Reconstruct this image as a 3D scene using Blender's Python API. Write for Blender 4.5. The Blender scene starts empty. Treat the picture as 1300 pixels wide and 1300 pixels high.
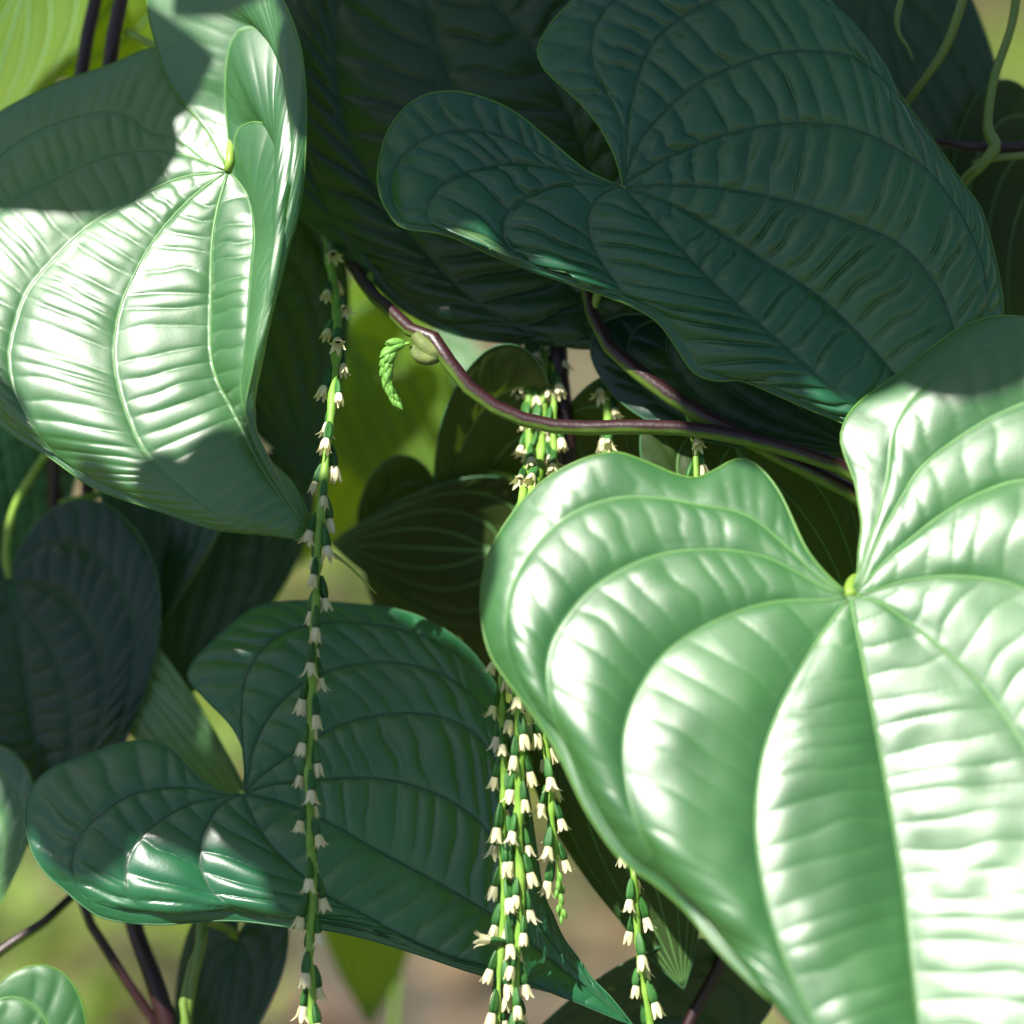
import bpy, math, random
import numpy as np
from mathutils import Matrix, Vector

# ------------------------------------------------------------------ camera, sky, sun, exposure
sc = bpy.context.scene
col = sc.collection
PITCH = math.radians(28)
CAM_H = 1.35
D0 = 0.75                       # focus distance in metres
HALF = 0.13 / D0                # half field: 26 cm across at the focus distance
U = 0.26 / 1300                 # one photograph pixel at the focus distance, in metres
cam_d = bpy.data.cameras.new('camera')
cam = bpy.data.objects.new('camera', cam_d)
col.objects.link(cam)
cam.location = (0, 0, CAM_H)
cam.rotation_euler = (math.pi / 2 - PITCH, 0, 0)
cam_d.sensor_width = 36
cam_d.lens = 18 / HALF
cam_d.clip_start = 0.01
cam_d.clip_end = 500
cam_d.dof.use_dof = True
cam_d.dof.focus_distance = D0 + 0.012
cam_d.dof.aperture_fstop = 4.6
cam_d.dof.aperture_blades = 0
sc.camera = cam
CAM_R = np.array(Matrix.Rotation(math.pi / 2 - PITCH, 3, 'X'))
CAM_T = np.array([0, 0, CAM_H])

SUN_CAM = np.array([-0.42, 0.68, 0.60]); SUN_CAM /= np.linalg.norm(SUN_CAM)   # towards the sun: left, up, a little behind us
SUN = CAM_R @ SUN_CAM
elev = math.asin(SUN[2]); azim = math.atan2(SUN[0], SUN[1])
w = bpy.data.worlds.new('World'); sc.world = w; w.use_nodes = True
nt = w.node_tree; nt.nodes.clear()
sky = nt.nodes.new('ShaderNodeTexSky'); sky.sky_type = 'NISHITA'; sky.sun_disc = False
sky.sun_elevation = elev; sky.sun_rotation = azim
bg = nt.nodes.new('ShaderNodeBackground'); bg.inputs[1].default_value = 0.05
ow = nt.nodes.new('ShaderNodeOutputWorld')
nt.links.new(sky.outputs[0], bg.inputs[0]); nt.links.new(bg.outputs[0], ow.inputs[0])
sl = bpy.data.lights.new('sun', 'SUN'); sl.energy = 5.0; sl.angle = math.radians(0.53); sl.color = (1, 0.95, 0.88)
so = bpy.data.objects.new('sun', sl); col.objects.link(so)
so.rotation_euler = Vector(SUN).to_track_quat('Z', 'Y').to_euler()
so.location = (-1, -1, 4)
sc.view_settings.view_transform = 'Standard'; sc.view_settings.look = 'None'
sc.view_settings.gamma = 1; sc.view_settings.use_curve_mapping = False
sc.view_settings.exposure = 1.35
sc.cycles.use_denoising = True
sc.cycles.max_bounces = 8
sc.cycles.transmission_bounces = 6
sc.cycles.sample_clamp_indirect = 6

rng = np.random.default_rng(7)
random.seed(7)

# ------------------------------------------------------------------ helpers
def W(p):
    """(photo x, photo y, z) -> world. z counts towards the camera from the focus plane, in photo pixels of 0.2 mm."""
    p = np.asarray(p, float)
    d = D0 - p[..., 2] * U
    c = np.stack([(p[..., 0] - 650) / 650 * HALF * d, (650 - p[..., 1]) / 650 * HALF * d, -d], -1)
    return c @ CAM_R.T + CAM_T

def mesh_obj(name, verts, faces, mat, parent=None, smooth=True, attrs=None):
    me = bpy.data.meshes.new(name)
    verts = np.asarray(verts, np.float32)
    if isinstance(faces, np.ndarray):
        k = faces.shape[1]; n = len(faces)
        me.vertices.add(len(verts)); me.vertices.foreach_set('co', verts.ravel())
        me.loops.add(n * k); me.loops.foreach_set('vertex_index', faces.astype(np.int32).ravel())
        me.polygons.add(n); me.polygons.foreach_set('loop_start', np.arange(0, n * k, k, dtype=np.int32))
        me.update(calc_edges=True)
    else:
        me.from_pydata(verts.tolist(), [], faces)
    me.validate()
    if smooth:
        me.polygons.foreach_set('use_smooth', np.ones(len(me.polygons), bool))
    for k, v in (attrs or {}).items():
        a = me.attributes.new(k, 'FLOAT', 'POINT'); a.data.foreach_set('value', np.asarray(v, np.float32).ravel())
    if mat:
        me.materials.append(mat)
    o = bpy.data.objects.new(name, me); col.objects.link(o)
    if parent:
        attach(o, parent)
    return o

def attach(o, parent):
    o.parent = parent
    m = Matrix.Identity(4)
    q = parent
    while q:
        m = Matrix.Translation(q.location) @ m if q.parent is None else m
        q = q.parent
    o.matrix_parent_inverse = m.inverted() if parent.parent is None else Matrix.Identity(4)

def thing(name, label, cat, loc, group=None):
    o = bpy.data.objects.new(name, None); col.objects.link(o)
    o.location = loc; o.empty_display_size = 0.02
    o['label'] = label; o['category'] = cat
    if group: o['group'] = group
    return o

def resample(pts, n):
    pts = np.asarray(pts, float)
    d = np.r_[0, np.cumsum(np.linalg.norm(np.diff(pts, axis=0), axis=1))]
    s = np.linspace(0, d[-1], n)
    return np.stack([np.interp(s, d, pts[:, i]) for i in range(pts.shape[1])], 1)

def smooth_curve(pts, n):
    """Catmull-Rom through the points, evenly resampled."""
    p = np.asarray(pts, float)
    if len(p) == 2: return resample(p, n)
    q = np.vstack([2 * p[0] - p[1], p, 2 * p[-1] - p[-2]])
    out = []
    t = np.linspace(0, 1, 14, endpoint=False)[:, None]
    for i in range(1, len(q) - 2):
        a, b, c, d = q[i - 1], q[i], q[i + 1], q[i + 2]
        out.append(0.5 * (2 * b + (c - a) * t + (2 * a - 5 * b + 4 * c - d) * t ** 2 + (3 * b - a - 3 * c + d) * t ** 3))
    out.append(p[-1:])
    return resample(np.vstack(out), n)

def tube(name, world_pts, radii, mat, parent=None, sides=10, n=None, attrs=None, bump=0.0):
    """A tapered round tube through world points (radii in metres, one per point)."""
    wp = np.asarray(world_pts, float)
    r = np.broadcast_to(np.asarray(radii, float), (len(wp),)) if np.ndim(radii) else np.full(len(wp), radii)
    n = n or max(6, 6 * (len(wp) - 1) + 1)
    c = smooth_curve(np.c_[wp, r], n)
    pts, rr = c[:, :3], np.maximum(c[:, 3], 1e-5)
    if bump:
        rr = rr * (1 + bump * np.interp(np.arange(n), np.arange(0, n + 3, 3), rng.normal(0, 1, len(np.arange(0, n + 3, 3)))))
    tan = np.gradient(pts, axis=0); tan /= np.linalg.norm(tan, axis=1)[:, None] + 1e-12
    ref = np.array([0.31, 0.17, 0.93]) if abs(tan[0] @ np.array([0.31, 0.17, 0.93])) < .9 else np.array([1., 0, 0])
    u = np.cross(tan[0], ref); u /= np.linalg.norm(u)
    vs = []
    ang = np.linspace(0, 2 * math.pi, sides, endpoint=False)
    for i in range(n):
        u = u - tan[i] * (u @ tan[i]); u /= np.linalg.norm(u)
        v = np.cross(tan[i], u)
        vs.append(pts[i] + rr[i] * (np.cos(ang)[:, None] * u + np.sin(ang)[:, None] * v))
    V = np.vstack(vs + [pts[:1], pts[-1:]])
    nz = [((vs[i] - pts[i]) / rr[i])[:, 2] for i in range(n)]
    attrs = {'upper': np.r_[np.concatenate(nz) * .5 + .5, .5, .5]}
    f = []
    for i in range(n - 1):
        for j in range(sides):
            k = (j + 1) % sides
            f.append((i * sides + j, i * sides + k, (i + 1) * sides + k, (i + 1) * sides + j))
    a, b = n * sides, n * sides + 1
    for j in range(sides):
        k = (j + 1) % sides
        f.append((a, k, j)); f.append((b, (n - 1) * sides + j, (n - 1) * sides + k))
    return mesh_obj(name, V, f, mat, parent, attrs=attrs)

def noise1(x, seed, per=1.0):
    r = np.random.default_rng(seed); tab = r.uniform(-1, 1, 512)
    x = np.asarray(x) / per; i = np.floor(x).astype(int); f = x - i; f = f * f * (3 - 2 * f)
    return tab[i % 512] * (1 - f) + tab[(i + 1) % 512] * f

def noise2(x, y, seed):
    r = np.random.default_rng(seed); tab = r.uniform(-1, 1, (64, 64))
    i = np.floor(x).astype(int); j = np.floor(y).astype(int); f = x - i; g = y - j
    f = f * f * (3 - 2 * f); g = g * g * (3 - 2 * g)
    a = tab[i % 64, j % 64] * (1 - f) + tab[(i + 1) % 64, j % 64] * f
    b = tab[i % 64, (j + 1) % 64] * (1 - f) + tab[(i + 1) % 64, (j + 1) % 64] * f
    return a * (1 - g) + b * g

# ------------------------------------------------------------------ materials
def new_mat(name):
    m = bpy.data.materials.new(name); m.use_nodes = True
    t = m.node_tree; t.nodes.clear()
    return m, t, t.nodes.new, t.links.new

def leaf_mat(name, top, vein, under, trans, rough=0.40, spec=0.55, tfac=0.30, bump=0.25, coat=0.0):
    m, t, N, L = new_mat(name)
    out = N('ShaderNodeOutputMaterial')
    tc = N('ShaderNodeTexCoord')
    n1 = N('ShaderNodeTexNoise'); n1.inputs['Scale'].default_value = 26; n1.inputs['Detail'].default_value = 5
    n2 = N('ShaderNodeTexNoise'); n2.inputs['Scale'].default_value = 900; n2.inputs['Detail'].default_value = 3
    vo = N('ShaderNodeTexVoronoi'); vo.feature = 'DISTANCE_TO_EDGE'; vo.inputs['Scale'].default_value = 420
    for q in (n1, n2, vo): L(tc.outputs['Object'], q.inputs['Vector'])
    at = N('ShaderNodeAttribute'); at.attribute_name = 'vein'
    # blade colour: slow patches, then fine cells, then paler veins
    cr = N('ShaderNodeValToRGB'); cr.color_ramp.elements[0].position = .32; cr.color_ramp.elements[1].position = .7
    cr.color_ramp.elements[0].color = (*[c * .78 for c in top], 1)
    cr.color_ramp.elements[1].color = (top[0] * 1.35, top[1] * 1.18, top[2] * 1.0, 1)
    L(n1.outputs[0], cr.inputs[0])
    mv = N('ShaderNodeMixRGB'); mv.inputs[2].default_value = (*vein, 1)
    L(at.outputs['Fac'], mv.inputs[0]); L(cr.outputs[0], mv.inputs[1])
    geo = N('ShaderNodeNewGeometry')
    mu = N('ShaderNodeMixRGB'); mu.inputs[2].default_value = (*under, 1)
    L(geo.outputs['Backfacing'], mu.inputs[0]); L(mv.outputs[0], mu.inputs[1])
    bs = N('ShaderNodeBsdfPrincipled')
    L(mu.outputs[0], bs.inputs['Base Color'])
    rr = N('ShaderNodeMapRange'); rr.inputs[1].default_value = .3; rr.inputs[2].default_value = .7
    rr.inputs[3].default_value = rough - .05; rr.inputs[4].default_value = rough + .07
    L(n1.outputs[0], rr.inputs[0]); L(rr.outputs[0], bs.inputs['Roughness'])
    bs.inputs['Specular IOR Level'].default_value = spec
    bs.inputs['Coat Weight'].default_value = coat; bs.inputs['Coat Roughness'].default_value = rough * .95
    # fine relief
    ad = N('ShaderNodeMath'); ad.operation = 'MULTIPLY_ADD'; ad.inputs[1].default_value = .15
    sm = N('ShaderNodeMapRange'); sm.inputs[2].default_value = .12
    L(vo.outputs['Distance'], sm.inputs[0]); L(sm.outputs[0], ad.inputs[0]); L(n2.outputs[0], ad.inputs[2])
    bp = N('ShaderNodeBump'); bp.inputs['Strength'].default_value = bump; bp.inputs['Distance'].default_value = .00022
    L(ad.outputs[0], bp.inputs['Height']); L(bp.outputs[0], bs.inputs['Normal'])
    tr = N('ShaderNodeBsdfTranslucent')
    mt = N('ShaderNodeMixRGB'); mt.inputs[1].default_value = (*trans, 1)
    mt.inputs[2].default_value = (trans[0] * .55, trans[1] * .55, trans[2] * .5, 1)
    L(at.outputs['Fac'], mt.inputs[0]); L(mt.outputs[0], tr.inputs[0])
    mx = N('ShaderNodeMixShader'); mx.inputs[0].default_value = tfac
    L(bs.outputs[0], mx.inputs[1]); L(tr.outputs[0], mx.inputs[2]); L(mx.outputs[0], out.inputs[0])
    return m

def plain_mat(name, c1, c2, rough=.5, scale=60, spec=.4, tfac=0.0, trans=None, bump=.2, sss=None):
    m, t, N, L = new_mat(name)
    out = N('ShaderNodeOutputMaterial'); tc = N('ShaderNodeTexCoord')
    n1 = N('ShaderNodeTexNoise'); n1.inputs['Scale'].default_value = scale; n1.inputs['Detail'].default_value = 4
    L(tc.outputs['Object'], n1.inputs['Vector'])
    cr = N('ShaderNodeValToRGB'); cr.color_ramp.elements[0].position = .35; cr.color_ramp.elements[1].position = .66
    cr.color_ramp.elements[0].color = (*c1, 1); cr.color_ramp.elements[1].color = (*c2, 1)
    L(n1.outputs[0], cr.inputs[0])
    bs = N('ShaderNodeBsdfPrincipled'); bs.inputs['Roughness'].default_value = rough
    bs.inputs['Specular IOR Level'].default_value = spec
    L(cr.outputs[0], bs.inputs['Base Color'])
    n2 = N('ShaderNodeTexNoise'); n2.inputs['Scale'].default_value = 1100; L(tc.outputs['Object'], n2.inputs['Vector'])
    bp = N('ShaderNodeBump'); bp.inputs['Strength'].default_value = bump; bp.inputs['Distance'].default_value = .0003
    L(n2.outputs[0], bp.inputs['Height']); L(bp.outputs[0], bs.inputs['Normal'])
    last = bs
    if tfac:
        tr = N('ShaderNodeBsdfTranslucent'); tr.inputs[0].default_value = (*(trans or c2), 1)
        mx = N('ShaderNodeMixShader'); mx.inputs[0].default_value = tfac
        L(bs.outputs[0], mx.inputs[1]); L(tr.outputs[0], mx.inputs[2]); last = mx
    L(last.outputs[0], out.inputs[0])
    return m

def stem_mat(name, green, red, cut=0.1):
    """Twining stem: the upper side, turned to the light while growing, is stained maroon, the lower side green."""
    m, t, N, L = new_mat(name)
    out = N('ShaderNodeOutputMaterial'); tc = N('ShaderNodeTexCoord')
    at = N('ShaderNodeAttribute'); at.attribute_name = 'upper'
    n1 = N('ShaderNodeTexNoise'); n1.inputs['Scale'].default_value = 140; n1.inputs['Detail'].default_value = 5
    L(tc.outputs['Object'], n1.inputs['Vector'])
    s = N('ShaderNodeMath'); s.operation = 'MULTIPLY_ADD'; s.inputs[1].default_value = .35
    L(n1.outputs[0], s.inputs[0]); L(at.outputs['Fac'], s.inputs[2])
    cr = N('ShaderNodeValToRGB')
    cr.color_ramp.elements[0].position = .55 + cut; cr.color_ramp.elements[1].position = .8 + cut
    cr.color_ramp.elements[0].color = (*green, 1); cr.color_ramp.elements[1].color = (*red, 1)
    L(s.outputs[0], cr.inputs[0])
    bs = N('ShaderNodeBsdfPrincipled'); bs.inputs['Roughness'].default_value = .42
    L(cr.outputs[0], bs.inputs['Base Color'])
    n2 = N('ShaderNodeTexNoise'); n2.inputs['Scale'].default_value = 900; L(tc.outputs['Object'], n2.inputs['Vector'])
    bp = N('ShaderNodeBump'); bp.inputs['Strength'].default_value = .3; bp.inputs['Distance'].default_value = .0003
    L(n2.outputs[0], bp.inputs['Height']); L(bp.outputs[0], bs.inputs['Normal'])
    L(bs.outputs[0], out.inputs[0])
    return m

M = {
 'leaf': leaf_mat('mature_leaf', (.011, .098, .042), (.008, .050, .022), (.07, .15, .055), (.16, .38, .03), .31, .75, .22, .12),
 'leaf_dark': leaf_mat('shaded_leaf', (.006, .034, .020), (.005, .024, .014), (.05, .10, .035), (.10, .22, .02), .32, .45, .16, .15),  # near-black green: the shade over these leaves is put into their colour
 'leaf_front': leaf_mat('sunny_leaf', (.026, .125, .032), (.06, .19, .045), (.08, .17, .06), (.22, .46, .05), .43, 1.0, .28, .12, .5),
 'leaf_young': leaf_mat('young_leaf', (.06, .15, .015), (.09, .18, .02), (.12, .22, .03), (.42, .60, .01), .6, .15, .6),
 'leaf_olive': leaf_mat('olive_leaf', (.018, .045, .010), (.03, .06, .012), (.028, .05, .010), (.10, .16, .010), .5, .25, .25),
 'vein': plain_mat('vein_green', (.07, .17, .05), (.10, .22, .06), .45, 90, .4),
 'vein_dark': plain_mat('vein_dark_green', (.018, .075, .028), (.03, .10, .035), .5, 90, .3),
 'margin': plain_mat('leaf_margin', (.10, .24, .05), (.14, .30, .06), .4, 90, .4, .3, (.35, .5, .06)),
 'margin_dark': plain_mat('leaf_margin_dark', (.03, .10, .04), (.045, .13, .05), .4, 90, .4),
 'petiole': plain_mat('petiole_green', (.14, .26, .03), (.22, .34, .05), .45, 120, .4),
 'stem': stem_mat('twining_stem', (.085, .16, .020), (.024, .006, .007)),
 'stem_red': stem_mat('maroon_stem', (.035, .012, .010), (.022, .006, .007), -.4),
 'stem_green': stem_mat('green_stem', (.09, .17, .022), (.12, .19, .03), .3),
 'node': plain_mat('node_bark', (.075, .11, .03), (.14, .17, .05), .65, 260, .25, bump=.6),
 'rachis': plain_mat('spike_axis', (.13, .28, .03), (.22, .40, .06), .5, 150, .35, .12, (.3, .5, .05)),
 'ovary': plain_mat('ovary_green', (.012, .06, .012), (.035, .13, .025), .5, 500, .3),
 'tepal': plain_mat('tepal_cream', (.62, .58, .33), (.80, .76, .52), .55, 300, .3, .3, (.8, .75, .4)),
 'bud': plain_mat('bud_green', (.08, .22, .03), (.14, .32, .05), .5, 300, .35, .1),
}

# ------------------------------------------------------------------ leaves
def plane_z(S, x, y):
    return S['z0'] + S['gx'] * (x - S['base'][0]) + S['gy'] * (y - S['base'][1])

def build_leaf(S, parent):
    """A heart-shaped leaf lofted over its lengthwise veins. S['curves'] runs from one margin over the veins to the other
    margin, every curve from the petiole to the tip; blades between veins bulge and carry the ladder of cross veins."""
    base, tip = np.array(S['base'], float), np.array(S['tip'], float)
    seed = S.get('seed', 1)
    NV = S.get('nv', 240)
    C = S['curves']; n = len(C); mid = S['mid']
    raw = []
    for c in C:
        p = [tuple(base)] + list(c['p'])
        raw.append(np.array(p, float))
    dense_m = {}
    for side, k in ((0, 0), (1, n - 1)):
        dense_m[side] = smooth_curve(np.vstack([raw[k], tip]), 400)
    midc = smooth_curve(np.vstack([raw[mid], tip]), 400)
    t = np.linspace(0, 1, NV)
    ends = [.985] * n
    out = [None] * n; merged = {}
    for side, mk in ((0, 0), (1, n - 1)):
        mg = dense_m[side]
        mlen = np.linalg.norm(np.diff(mg, axis=0), axis=1).sum()
        tg = np.gradient(mg, axis=0); nrm = np.stack([-tg[:, 1], tg[:, 0]], 1); nrm /= np.linalg.norm(nrm, axis=1)[:, None] + 1e-9
        if ((midc - mg) * nrm).sum() < 0: nrm = -nrm
        lst = []
        for i in (range(1, mid) if side == 0 else range(n - 2, mid, -1)):       # from the margin inwards
            if C[i].get('m') is None: continue
            free = smooth_curve(raw[i], 400)
            k = int(np.argmin(((mg - raw[i][-1]) ** 2).sum(1)))
            fl = np.linalg.norm(np.diff(free, axis=0), axis=1).sum()
            m_ = k / 399; o_ = fl / (fl + mlen * (1 - m_))
            lst.append([i, free, k, m_, .6 * o_ + .4 * m_])
        lst.sort(key=lambda q: q[3])
        last = .02
        for q in lst:
            q[4] = min(.97, max(q[4], last + .015)); last = q[4]
        fr = np.interp(t, [0] + [q[4] for q in lst] + [1], [0] + [q[3] for q in lst] + [1])
        k9 = np.ones(9) / 9
        fr = np.convolve(np.pad(fr, 4, mode='reflect', reflect_type='odd'), k9, 'valid'); fr = np.clip(fr, 0, 1); fr[0] = 0; fr[-1] = 1
        at_ = lambda f, arr: np.stack([np.interp(f * 399, np.arange(400), arr[:, j]) for j in range(arr.shape[1])], 1)
        out[mk] = at_(fr, mg)
        for i, free, k, m_, a_i in lst:
            f_free = at_(np.clip(t / a_i, 0, 1), free)
            d_ = np.clip((t - a_i) / .07, 0, 1)[:, None]; d_ = d_ * d_ * (3 - 2 * d_)
            fade = np.clip((1 - t) / (1 - a_i), 0, 1)[:, None]
            e_off = (free[-1] - out[mk][np.searchsorted(t, a_i)])[None, :]
            off = e_off * (1 - d_) + at_(fr, nrm) * C[i]['m'] * fade * d_
            out[i] = np.where((t < a_i)[:, None], f_free, out[mk] + off)
            ends[i] = a_i; merged[i] = (mk, a_i)
    for i in range(n):
        if out[i] is None: out[i] = smooth_curve(np.vstack([raw[i], tip]), NV)
    cur = []
    for i, c in enumerate(C):
        xy = out[i]
        for _ in range(3):                                 # light smoothing takes kinks out
            xy[1:-1] = .25 * xy[:-2] + .5 * xy[1:-1] + .25 * xy[2:]
        zo = c.get('z', [0]); zo = np.interp(t, np.linspace(0, 1, len(zo)), zo) if len(zo) > 1 else np.full(NV, zo[0])
        k = np.ones(9) / 9
        zo = np.convolve(np.pad(zo, 4, 'edge'), k, 'valid')
        z = plane_z(S, xy[:, 0], xy[:, 1]) + zo * np.minimum(1, t * 8) - S.get('droop', 0) * t ** S.get('dpow', 3)
        cur.append(np.c_[xy, z])
    for i, (mk, a_i) in merged.items():                    # past its end a vein runs level with the margin
        bl = np.clip((t - a_i + .06) / .1, 0, 1); bl = bl * bl * (3 - 2 * bl)
        cur[i][:, 2] = cur[i][:, 2] * (1 - bl) + (cur[mk][:, 2] + np.linalg.norm(cur[i][:, :2] - cur[mk][:, :2], axis=1) * .12) * bl
    vw = []                                                # how far each vein is a vein of its own
    for i in range(n):
        vw.append(np.zeros(NV) if i in (0, n - 1) else np.clip((ends[i] - t) / .08, 0, 1))
    cur = np.array(cur)                                    # n, NV, 3  (photo units)
    cols, vein_a, disp_a = [], [], []
    pil, rib, sp = S.get('pillow', .07), S.get('rib', 3.2), S.get('spacing', 30)
    skew = S.get('skew', 0.0)
    for i in range(n - 1):
        a, b = cur[i], cur[i + 1]
        wv = np.linalg.norm(b - a, axis=1)
        wmax = wv.max()
        nu = int(np.clip(wmax / S.get('du', 4.5), 3, 44))
        tt = np.arange(nu) / nu
        if i == n - 2: tt = np.r_[tt, 1.0]
        mc = (a + b) / 2
        s = np.r_[0, np.cumsum(np.linalg.norm(np.diff(mc, axis=0), axis=1))]
        edgeL = 0.0 if i > 0 else 1.0                      # 1 where that side is a free margin
        edgeR = 0.0 if i < n - 2 else 1.0
        sgn = 1 if i < mid else -1
        spi = sp * (1 + .15 * noise1(i * 7.3, seed))
        for q in tt:
            P_ = a * (1 - q) + b * q
            h = 4 * q * (1 - q)
            prof = h ** .8
            if edgeL: prof = prof * .55
            if edgeR: prof = prof * .55
            d_p = pil * C[i].get('pf', 1.0) * np.minimum(wv, S.get('wcap', 170)) * prof
            ph = s / spi + sgn * skew * (q - .5) * wv / spi
            ph = ph +   .38 * noise1(ph, seed * 31 + i, 1.7) + .16 * noise2(np.full(NV, q * 3.1 + 5), ph * .9, seed * 17 + i)
            f = ph - np.floor(ph)
            cell = np.floor(ph).astype(int)
            rp = (4 * f * (1 - f)) ** .55
            amp = rib * C[i].get('rf', 1.0) * (1 + .35 * noise1(cell * 3.7, seed + 5 + i)) * np.clip(wv / (sp * 1.6), 0, 1) * min(1, (h * 1.4) ** .6)
            if (edgeL and q < .5) or (edgeR and q > .5): amp = amp * .75
            amp = amp * np.clip(s / 40, 0, 1) * np.clip((s[-1] - s) / 60, 0, 1)
            d_r = amp * (rp - .6)
            d_n = S.get('wave', 2.0) * noise2(P_[:, 0] / 45 + 9, P_[:, 1] / 45 + 9, seed + 90) * min(1, h * 2) * np.clip(wv / 60, 0, 1)
            disp = d_p + d_r + d_n
            vn = np.maximum(np.exp(-(q * wv / 2.6) ** 2) * vw[i], np.exp(-((1 - q) * wv / 2.6) ** 2) * vw[i + 1])
            vr = .42 * np.exp(-((np.minimum(f, 1 - f) * spi) / 1.5) ** 2) * np.clip(amp / max(rib, .1), 0, 1)
            cols.append(P_); disp_a.append(disp); vein_a.append(np.maximum(vn, vr))
    G = np.array(cols); Dp = np.array(disp_a); Vn = np.array(vein_a)
    nu_all = len(G)
    # photo units -> scaled local space where z counts like x and y, for normals
    loc = G.copy(); loc[..., 1] *= -1
    du = np.gradient(loc, axis=0); dv = np.gradient(loc, axis=1)
    nr = np.cross(du, dv)
    nr /= np.linalg.norm(nr, axis=2)[..., None] + 1e-9
    flip = nr[..., 2].mean() < 0
    if flip: nr = -nr
    k = 5
    nr[:, :, :] = nr
    for _ in range(4):
        nr[1:-1] = (nr[:-2] + nr[1:-1] * 2 + nr[2:]) / 4
    nr[..., 2] = np.abs(nr[..., 2]) * .0 + nr[..., 2]
    nr /= np.linalg.norm(nr, axis=2)[..., None] + 1e-9
    sub = nr * Dp[..., None]; sub[..., 1] *= -1
    G = G + sub
    Wd = W(G).reshape(-1, 3)
    ii, jj = np.meshgrid(np.arange(nu_all - 1), np.arange(NV - 1), indexing='ij')
    q0 = ii * NV + jj; q1 = q0 + NV
    F = np.stack([q0, q1, q1 + 1, q0 + 1], -1).reshape(-1, 4)
    # cam x right, y up, z to camera is right handed; photo y is down
    if flip: F = F[:, ::-1]
    if S.get('underside'): F = F[:, ::-1]
    leaf = mesh_obj('leaf', Wd, F, M[S.get('mat', 'leaf')], parent, attrs={'vein': Vn.ravel()})
    if S.get('label'): leaf['label'] = S['label']
    # veins: slim ridges lying in the grooves; the two margins: a slim rolled edge
    tw = U * S.get('vein_r', 1.7)
    if S.get('veins', True):
        for i in range(1, n - 1):
            e = max(4, int(ends[i] * (NV - 1)))
            idx = np.unique(np.linspace(2, e, 26).astype(int))
            pts = cur[i][idx].copy(); pts[:, 2] += .1
            rr = np.linspace(1.35 if i == mid else 1.0, .35, len(idx)) * tw
            tube('vein', W(pts), rr, M[S.get('vmat', 'vein')], leaf, sides=6, n=len(idx) * 2)
    for i in (0, n - 1):
        idx = np.unique(np.linspace(1, NV - 1, 70).astype(int))
        tube('margin', W(cur[i][idx]), np.linspace(1, .5, len(idx)) * U * S.get('edge_r', 1.5), M[S.get('emat', 'margin')], leaf, sides=6, n=len(idx) * 2)
    if S.get('petiole'):
        pp = [(*base, plane_z(S, *base))] + S['petiole']
        tube('petiole', W(pp), np.linspace(S.get('pr', 6), S.get('pr', 6) * .9, len(pp)) * U, M[S.get('pmat', 'petiole')], leaf, sides=10)
    if S.get('drip'):
        dp = S['drip']
        tube('drip_tip', W(dp), np.linspace(4.5, .8, len(dp)) * U, M['petiole'], leaf, sides=8)
    return leaf

HEART = np.array([(0, 0), (.05, -.09), (.15, -.19), (.29, -.235), (.43, -.19), (.53, -.05), (.56, .12), (.51, .33), (.39, .55), (.23, .76), (.09, .92)])
def heart(base, tip, width, z0, ztip, roll=0.0, fold=0.0, **kw):
    """A leaf of the common heart outline: petiole and tip in photo pixels, width in pixels, z at both ends;
    roll tips it sideways (z per pixel), fold lifts both halves."""
    b, tp = np.array(base, float), np.array(tip, float)
    ax = tp - b; L = np.linalg.norm(ax); ax /= L; nx = np.array([-ax[1], ax[0]]) * -1
    r = np.random.default_rng(kw.get('seed', 3))
    cs = []
    ks = kw.pop('ks', (1, .78, .52, .26, 0))
    wob = r.uniform(.92, 1.08, 2)
    for s_, sgn in ((0, 1), (1, -1)):
        seq = ks if s_ == 0 else ks[:-1][::-1]
        for k in seq:
            h = HEART[1:].copy(); tl = np.linspace(.1, .92, len(h))
            x = h[:, 0] * k * wob[s_] * width / 1.12 ; y = (h[:, 1] * k ** 1.3 + tl * (1 - k ** 1.3)) * L
            pts = b + np.outer(x * sgn, nx) + np.outer(y, ax)
            zz = (x * sgn * roll + x * fold)
            cs.append({'p': [tuple(q) for q in pts], 'z': [0] + list(zz) + [0]})
    g = (ztip - z0) / L
    S = dict(base=base, tip=tip, curves=cs, mid=len(ks) - 1, z0=z0, gx=g * ax[0], gy=g * ax[1], nv=kw.pop('nv', 120), du=kw.pop('du', 8), spacing=kw.pop('spacing', 34))
    S.update(kw)
    return S

def ground_from(px, py, z, n=7, dx=0.0, dy=0.0):
    """World points carrying a stem from a photo point below the frame down to the soil."""
    a = W((px, py, z))
    return [a + (np.array([a[0] + dx, a[1] + dy, -0.02]) - a) * k + np.array([rng.normal(0, .012), rng.normal(0, .012), 0]) * (k < 1) * k for k in np.linspace(1 / n, 1, n) ** 2]

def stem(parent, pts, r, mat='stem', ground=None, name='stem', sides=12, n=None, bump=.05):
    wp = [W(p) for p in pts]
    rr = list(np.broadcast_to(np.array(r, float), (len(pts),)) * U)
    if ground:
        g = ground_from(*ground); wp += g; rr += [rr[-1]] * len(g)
    return tube(name, wp, rr, M[mat], parent, sides=sides, n=n or len(wp) * 7, bump=bump)

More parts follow.
